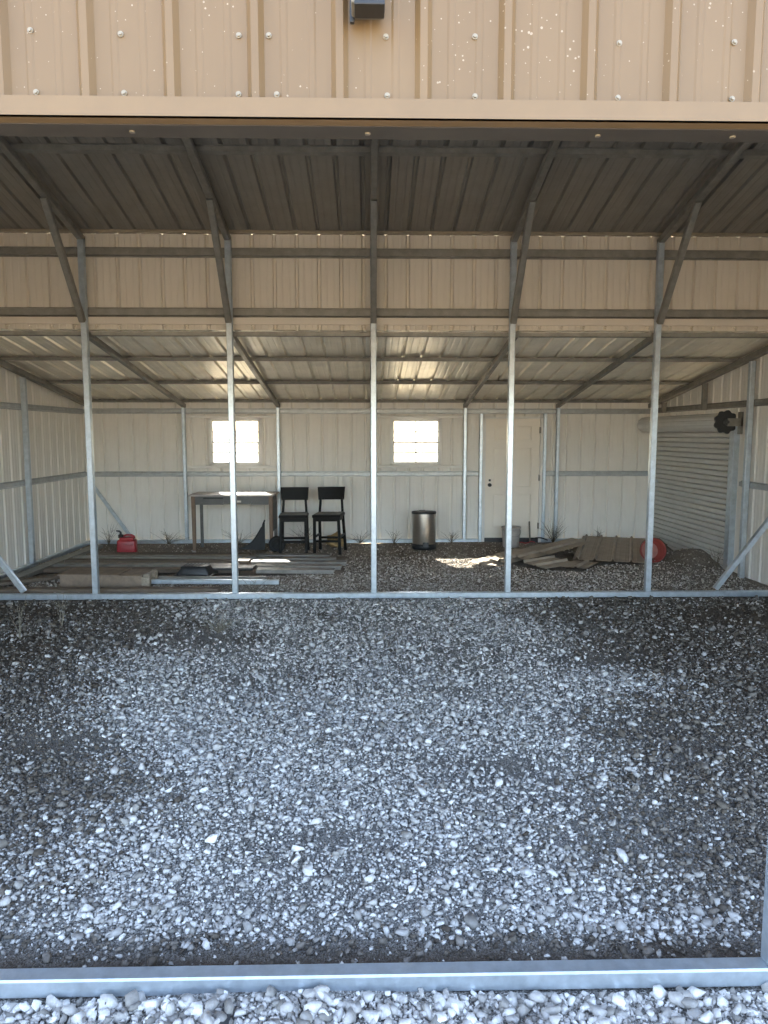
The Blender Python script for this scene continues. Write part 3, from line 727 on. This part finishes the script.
# grey bucket by the door -----------------------------------------
bx, by = 2.21, 11.42
t = thing('plastic_bucket', 'dusty grey plastic bucket by the foot of the door', 'bucket', (bx, by, gz(bx, by)), R(20))
bm = bmesh.new(); lathe(bm, [(0, .0), (.122, 0), (.126, .01), (.146, .32), (.142, .32), (.121, .014), (0, .014)], 44); obj('shell', bm, M['bucket_grey'], t, True)
bm = bmesh.new(); lathe(bm, [(.146, .30), (.155, .302), (.155, .316), (.150, .325), (.143, .325), (.143, .30)], 44)
lathe(bm, [(.141, .265), (.150, .267), (.150, .275), (.143, .277)], 44); obj('rim', bm, M['bucket_grey'], t, True)
bm = bmesh.new(); tube_path(bm, [(.15 * math.cos(a), .15 * math.sin(a) * 1.0, .30 - .12 * abs(math.sin(a))) for a in [PI + k * PI / 14 for k in range(15)]], .003, 6); obj('bail_handle', bm, M['galv_dull'], t, True)
bm = bmesh.new(); lathe(bm, [(0, .27), (.06, .268), (.12, .255), (.137, .25)], 24); obj('contents', bm, M['rubber'], t, True)
# red bucket on its side ------------------------------------------
ox, oy = 3.82, 9.72
t = thing('red_bucket', 'faded red bucket tipped on its side, its open mouth facing out', 'bucket', (ox, oy, gz(ox, oy) + .155), R(-10), rx=R(80))
bm = bmesh.new(); lathe(bm, [(0, -.26), (.118, -.26), (.124, -.25), (.158, .04), (.153, .04), (.120, -.245), (.06, -.243), (0, -.24)], 44); obj('shell', bm, M['faded_red'], t, True)
bm = bmesh.new(); lathe(bm, [(.157, .02), (.170, .022), (.172, .038), (.164, .048), (.152, .046), (.152, .02)], 44); obj('rim', bm, M['faded_red'], t, True)
bm = bmesh.new(); lathe(bm, [(.128, -.20), (.136, -.198), (.136, -.19), (.129, -.188)], 44); obj('band', bm, M['faded_red'], t, True)
bm = bmesh.new(); lathe(bm, [(0, -.225), (.085, -.225), (.092, -.235), (.118, -.238)], 36); q_ = obj('bucket_bottom', bm, M['pink'], t, True); q_['label'] = 'paler pink inside bottom of the bucket'
bm = bmesh.new(); tube_path(bm, [(.17 * math.cos(a), .17 * math.sin(a), .03 - .09 * abs(math.sin(a))) for a in [k * PI / 14 for k in range(15)]], .0035, 6); obj('bail_handle', bm, M['dark_iron'], t, True)
# red fuel can -----------------------------------------------------
gx, gy = -3.66, 10.80
t = thing('fuel_can', 'red plastic fuel can with a black spout, on the dirt', 'fuel can', (gx, gy, gz(gx, gy) + .004), R(8))
bm = bmesh.new(); box(bm, (-.14, -.10, 0), (.14, .10, .225), .028)
for v in bm.verts:
    if v.co.z > .12: v.co.x *= .95; v.co.y *= .92
box(bm, (-.10, -.075, .215), (.105, .075, .262), .02); obj('body', bm, M['red_plastic'], t, True)
bm = bmesh.new(); tube_path(bm, [(-.055, 0, .25), (-.045, 0, .28), (.0, 0, .292), (.07, 0, .288), (.10, 0, .272), (.108, 0, .24)], .016, 10); obj('handle', bm, M['red_plastic'], t, True)
bm = bmesh.new(); lathe(bm, [(.0, .25), (.038, .25), (.040, .295), (.03, .30), (0, .30)], 24, Matrix.Translation((-.085, 0, 0))); obj('cap', bm, M['black_plastic'], t, True)
bm = bmesh.new(); tube_path(bm, [(-.085, 0, .29), (-.088, 0, .335), (-.105, 0, .352), (-.15, 0, .358)], .018, 12, .6); obj('spout', bm, M['black_plastic'], t, True)
bm = bmesh.new()
for s in (-1, 1): box(bm, (-.09, -.106, .10 + s * .045), (.09, -.098, .112 + s * .045), .002)
obj('moulded_ridges', bm, M['red_plastic'], t)
# black curved sheet under the table -------------------------------
mf = thing('rubber_flap', 'black curved rubber sheet leaning under the right end of the table', 'rubber sheet', (-1.66, 11.16, .01), R(6))
bm = bmesh.new(); n = 14; fr_, bk_ = [], []
out = [(0, 0)] + [(-.40 + .40 * (k / n), .03 + .43 * (k / n) ** 2.2) for k in range(n + 1)]
for yy, L_ in ((-.016, fr_), (.016, bk_)):
    for xx, zz in out: L_.append(bm.verts.new((xx, yy + .10 * zz, zz)))
m_ = len(out)
bm.faces.new(fr_); bm.faces.new(bk_[::-1])
for k in range(m_): bm.faces.new((fr_[k], fr_[(k + 1) % m_], bk_[(k + 1) % m_], bk_[k]))
obj('sheet', bm, M['rubber'], mf)
bm = bmesh.new(); tube_path(bm, [(x_, -.01 + .1 * z_, z_ + .006) for x_, z_ in out[1:]], .012, 8); obj('rolled_edge', bm, M['rubber'], mf, True)
# small tyre -------------------------------------------------------
t = thing('small_wheel', 'small black wheel leaning between the table and a stool', 'wheel', (-1.455, 10.99, .128), R(14), rx=R(82))
bm = bmesh.new(); lathe(bm, [(.07, -.035), (.10, -.042), (.122, -.028), (.128, 0), (.122, .028), (.10, .042), (.07, .035), (.07, -.035)], 40); obj('tyre', bm, M['rubber'], t, True)
bm = bmesh.new(); lathe(bm, [(0, -.03), (.02, -.03), (.022, -.012), (.072, -.016), (.072, .016), (.022, .012), (.02, .03), (0, .03)], 32); obj('hub', bm, M['dark_iron'], t, True)
# crumpled paper bag -----------------------------------------------
bm = bmesh.new(); bmesh.ops.create_icosphere(bm, subdivisions=3, radius=.14)
for v in bm.verts:
    k = 1 + .16 * math.sin(v.co.x * 42 + 1) * math.sin(v.co.y * 37) + .12 * math.sin(v.co.z * 55 + v.co.x * 20) + random.uniform(-.05, .05)
    v.co *= k; v.co.x *= 1.05; v.co.z = max(v.co.z * .85, -.09)
bmesh.ops.translate(bm, verts=bm.verts, vec=(-.575, 11.53, .10))
tag(obj('paper_bag', bm, M['paper']), 'crumpled brown paper bag behind the stool farther from the table', 'bag')
# black plastic tray upside down ------------------------------------
t = thing('plastic_tub', 'upturned black plastic tub lying on the metal strips', 'tub', (-2.235, 9.08, .035), R(-4))
bm = bmesh.new(); vs = box(bm, (-.21, -.15, 0), (.21, .15, .125), .03)
for v in bm.verts:
    if v.co.z > .06: v.co.x *= .80; v.co.y *= .78
obj('shell', bm, M['black_plastic'], t, True)
bm = bmesh.new(); box(bm, (-.238, -.172, 0), (.238, .172, .018), .006); obj('rim', bm, M['black_plastic'], t)
bm = bmesh.new()
for k in range(-3, 4): box(bm, (k * .045 - .006, -.12, .118), (k * .045 + .006, .12, .129), .002)
obj('moulded_ridges', bm, M['black_plastic'], t)
# long low box ------------------------------------------------------
t = thing('low_box', 'long low weathered brown box lying just behind the inner rail', 'box', (-3.16, 8.62, .025), R(-1.5))
bm = bmesh.new(); box(bm, (-.50, -.21, 0), (.46, .21, .135), .006); obj('body', bm, M['box_brown'], t)
bm = bmesh.new(); vs = box(bm, (-.52, -.225, .135), (.20, .215, .150), .003); obj('lid', bm, M['box_brown'], t)
bm = bmesh.new()
for k in range(7):
    yy = -.21 + k * .06; box(bm, (.455, yy, random.uniform(0, .02)), (.50 + random.uniform(-.02, .05), yy + .055, .13 + random.uniform(-.02, .012)), .004)
e = obj('frayed_end', bm, M['board_end'], t); e['label'] = 'pale frayed box end'

# steel strips and boards on the left of the rear floor -------------
def strip(name, p0, p1, prof, mat, label, cat, group, up=(0, 0, 1)):
    return tag(beam(name, p0, p1, prof, mat, up=up), label, cat, group)
cp = [(a, -b + .05) for a, b in chan_prof(.16, .05)]
order = ['nearest', 'second nearest', 'third', 'fourth', 'farthest']
for k, (yy, xa, xb) in enumerate(((9.30, -1.50, -.50), (9.58, -1.58, -.42), (9.88, -1.66, -.36), (10.16, -1.62, -.52), (10.44, -1.70, -.62))):
    strip('metal_strip', (xa, yy, .022), (xb, yy - .06, .020), [(a, b * 1.0) for a, b in cp], M['dull_strip'],
          'short folded steel strip, %s of five lying before the stools' % order[k], 'metal strip', 'short steel strips')
for k, (yy, xa, xb) in enumerate(((9.36, -4.35, -1.72), (9.66, -4.40, -1.80), (9.98, -4.42, -1.70), (10.26, -4.30, -1.64), (10.52, -4.15, -1.78))):
    strip('metal_strip', (xa, yy + .05, .022), (xb, yy - .05, .024), cp, M['dull_strip'] if k % 2 else M['worn_wood'],
          'long folded steel strip, %s of five lying before the red fuel can' % order[k], 'metal strip', 'long steel strips')
strip('steel_tube', (-2.75, 8.56, .060), (-1.12, 8.49, .058), tube_prof(.055), G, 'loose bright galvanised tube lying behind the inner rail', 'tube', 'loose tubes')
strip('steel_tube', (-2.70, 8.80, .050), (-1.30, 8.74, .050), tube_prof(.05), M['galv_dull'], 'loose dull tube lying behind the bright tube', 'tube', 'loose tubes')
strip('wooden_plank', (-4.40, 8.14, .050), (-1.75, 8.12, .050), tube_prof(.14, .045, .004), M['worn_wood'], 'brown plank lying along the inner rail in the left corner', 'plank', 'planks')
strip('wooden_plank', (-4.50, 8.45, .050), (-3.72, 9.05, .050), tube_prof(.14, .04, .004), M['worn_wood'], 'dark plank lying askew left of the low brown box', 'plank', 'planks')
bm = bmesh.new(); box(bm, (-.30, -.13, 0), (.30, .13, .03), .006, Matrix.Translation((-1.83, 9.28, .075)) @ Matrix.Rotation(R(-3), 4, 'Z'))
tag(obj('dark_panel', bm, M['black_plastic']), 'small black panel lying right of the upturned tub', 'panel')
# left wall: long dark trim lying along the foot
strip('metal_strip', (-4.36, 8.6, .03), (-4.28, 11.3, .03), cp, M['galv_dull'], 'dark folded strip lying along the foot of the left wall', 'metal strip', 'long steel strips')

# brown roofing sheets on the right ---------------------------------
def roof_sheet(cx, cy, z, w, l, ang, label, tilt=0.0, roll=0.0):
    """ribs run along local y"""
    o = sheet('roofing_sheet', (0, 0, 0), (1, 0, 0), (0, 1, 0), (0, 0, 1), -w / 2, w / 2, -l / 2, l / 2, M['tan_sheet'], phase=.02, rib=.030)
    o.modifiers['gauge'].thickness = .003
    o.location = (cx, cy, z); o.rotation_euler = (tilt, roll, ang)
    return tag(o, label, 'roofing sheet', 'loose roofing sheets')
roof_sheet(3.62, 10.72, .095, 1.02, 2.25, R(-20), 'large brown ribbed roofing sheet lying nearest the red bucket', R(.6))
for k, (cx, cy, z, l, a_, t) in enumerate(((1.86, 10.20, .050, 1.30, -40, 'narrow brown roofing strip lying leftmost, in front of the grey bucket'), (2.20, 10.32, .085, 1.45, -42, 'narrow brown roofing strip, second from the leftmost one'),
                                  (2.50, 10.42, .120, 1.45, -45, 'narrow brown roofing strip, third from the leftmost one'), (2.80, 10.62, .150, 1.30, -43, 'narrow brown roofing strip overlapping the large roofing sheet'))):
    roof_sheet(cx, cy, z, .34, l, R(a_), t, R(1.0), R(7))
roof_sheet(2.42, 9.74, .050, .42, .60, R(-58), 'small brown roofing offcut, the left one of two in front of the strips', R(1.5), R(3))
roof_sheet(2.80, 9.62, .050, .36, .50, R(-35), 'small brown roofing offcut touching the front of the large sheet', R(1.5), R(-2))

# stake, cord, small steel stake in front ---------------------------
p = at(534, 546)
bm = bmesh.new(); extrude(bm, (p.x, p.y + .3, .0), (p.x - .01, p.y + .33, .36), tube_prof(.022, .022, .003), (0, 1, 0))
tag(obj('wooden_stake', bm, M['straw']), 'thin upright wooden stake right of the grey bucket', 'stake')
bm = bmesh.new()
tube_path(bm, [(p.x - .45 + .06 * k, p.y + .02 + .05 * math.sin(k * 1.1), .055 + .012 * math.sin(k * 2.0)) for k in range(9)], .007, 8)
tag(obj('thin_rope', bm, M['red_cord'], smooth=True), 'short red cord on the ground beside the grey bucket', 'cord')
bm = bmesh.new()
tube_path(bm, [(p.x - .05 + .05 * k, p.y + .30 + .03 * math.sin(k * .9 + 2), .045 + .05 * math.sin(k * PI / 7)) for k in range(8)], .010, 8)
tag(obj('black_hose', bm, M['rubber'], smooth=True), 'short black hose curled beside the thin stake', 'hose')
bm = bmesh.new(); box(bm, (-.015, -.075, -.01), (.015, .085, .032), .003, Matrix.Translation((-.497, 2.03, 0)) @ Matrix.Rotation(R(4), 4, 'Z'))
tag(obj('flat_steel_bar', bm, M['dark_iron']), 'short flat steel bar among the stones before the front rail', 'bar')

# weeds --------------------------------------------------------------
def weed(x, y, h, n, spread, mat, label, seed, group='dead weeds'):
    rd = random.Random(seed); bm = bmesh.new(); z0 = gz(x, y)
    for k in range(n):
        a = rd.uniform(0, 2 * PI); s = rd.uniform(.2, 1) * spread; hh = h * rd.uniform(.45, 1); bend = rd.uniform(-.4, .9)
        pts = []
        for j in range(6):
            t_ = j / 5; pts.append((rd.uniform(-.02, .02) * .3 + s * math.cos(a) * t_ ** 1.4, s * math.sin(a) * .5 * t_, hh * (t_ - .30 * max(bend, 0) * t_ ** 3)))
        tube_path(bm, pts, .0028, 4, .35)
        if rd.random() < .5:
            q_ = Vector(pts[3]); b2 = rd.uniform(0, 2 * PI)
            tube_path(bm, [q_, q_ + Vector((.05 * math.cos(b2), .03 * math.sin(b2), .04)), q_ + Vector((.10 * math.cos(b2), .05 * math.sin(b2), .06))], .002, 4, .4)
    o = obj('weed_tuft', bm, mat); o.location = (x, y, z0)
    return tag(o, label, 'weed', group)
YW = YB - .17
weed(-4.28, YW, .42, 16, .25, M['weed'], 'dead weeds in the rear corner behind the slanted tube', 1)
weed(-3.32, YW, .28, 22, .40, M['weed'], 'dead weeds along the rear wall between the fuel can and table', 2)
weed(-2.16, YW, .26, 22, .35, M['weed'], 'dead weeds at the rear wall seen beneath the table', 3)
weed(-1.12, YW, .36, 24, .30, M['weed'], 'dead weeds at the rear wall behind the stool next to the table', 4)
weed(-.20, YW, .30, 20, .30, M['weed'], 'dead weeds at the rear wall right of the stools', 5)
weed(.36, YW, .30, 14, .20, M['weed'], 'dead weeds at the rear wall left of the steel bin', 6)
weed(1.30, YW, .24, 14, .20, M['weed'], 'dead weeds at the rear wall right of the steel bin', 7)
weed(2.98, YW, .48, 30, .28, M['weed'], 'tangled dead weeds at the rear post right of the door', 8)
weed(3.72, YW, .30, 14, .18, M['weed'], 'dead weeds at the rear wall behind the roofing sheets', 9)
weed(4.50, 9.30, .36, 12, .12, M['weed'], 'dead weeds at the near foot of the roll-up door', 10)
pp = at(218, 632); weed(pp.x, pp.y, .16, 40, .22, M['straw'], 'straw coloured grass tuft on a bare patch of gravel', 11, 'dry grass')
pp = at(345, 592); weed(-1.35 + .0 * pp.x, 8.02, .26, 10, .20, M['straw'], 'thin dry stalks behind the inner rail left of middle', 12, 'dry grass')
pp = at(20, 640); weed(pp.x, pp.y, .42, 8, .10, M['straw'], 'thin dry stalks in the dark left corner of the gravel', 13, 'dry grass')
pp = at(62, 628); weed(pp.x, pp.y, .36, 7, .10, M['straw'], 'thin dry stalks in front of the leftmost post', 14, 'dry grass')

# ================================================================== LIGHT
w = bpy.data.worlds.new('World'); scene.world = w; w.use_nodes = True
nt = w.node_tree; bg = nt.nodes['Background']
sky = nt.nodes.new('ShaderNodeTexSky'); sky.sky_type = 'NISHITA'; sky.sun_disc = False
sun_dir = Vector((.64, -1.93, -1.66)).normalized()       # the way the light travels, read off the patch under the right window
elev = math.asin(-sun_dir.z)
sky.sun_elevation = elev
sky.sun_rotation = math.atan2(-sun_dir.x, -sun_dir.y)
sky.air_density = 1.0; sky.dust_density = 2.2; sky.ozone_density = 1.0
hs_ = nt.nodes.new('ShaderNodeHueSaturation'); hs_.inputs['Saturation'].default_value = .86
lk(nt, sky.outputs['Color'], hs_.inputs['Color']); lk(nt, hs_.outputs['Color'], bg.inputs['Color']); bg.inputs['Strength'].default_value = .40
sd = bpy.data.lights.new('sun', 'SUN'); sd.energy = 16.0; sd.angle = R(.53); sd.color = (1.0, .93, .82)
so = bpy.data.objects.new('sun', sd); col.objects.link(so); so.rotation_euler = sun_dir.to_track_quat('-Z', 'Y').to_euler()
so.location = (-5, 20, 18)

# ================================================================== CAMERA
cd = bpy.data.cameras.new('camera'); cam = bpy.data.objects.new('camera', cd); col.objects.link(cam)
cd.sensor_fit = 'VERTICAL'; cd.sensor_height = 24.0; cd.sensor_width = 18.0; cd.lens = 24.0 * FPX / 1024; cd.clip_start = .05; cd.clip_end = 1500
cam.location = CAM; cam.rotation_euler = (PI / 2 - PITCH, 0, -YAW)
scene.camera = cam
vs = scene.view_settings
vs.view_transform = 'Standard'; vs.look = 'None'; vs.gamma = 1.0; vs.use_curve_mapping = False; vs.exposure = 1.88
scene.cycles.max_bounces = 14; scene.cycles.diffuse_bounces = 10
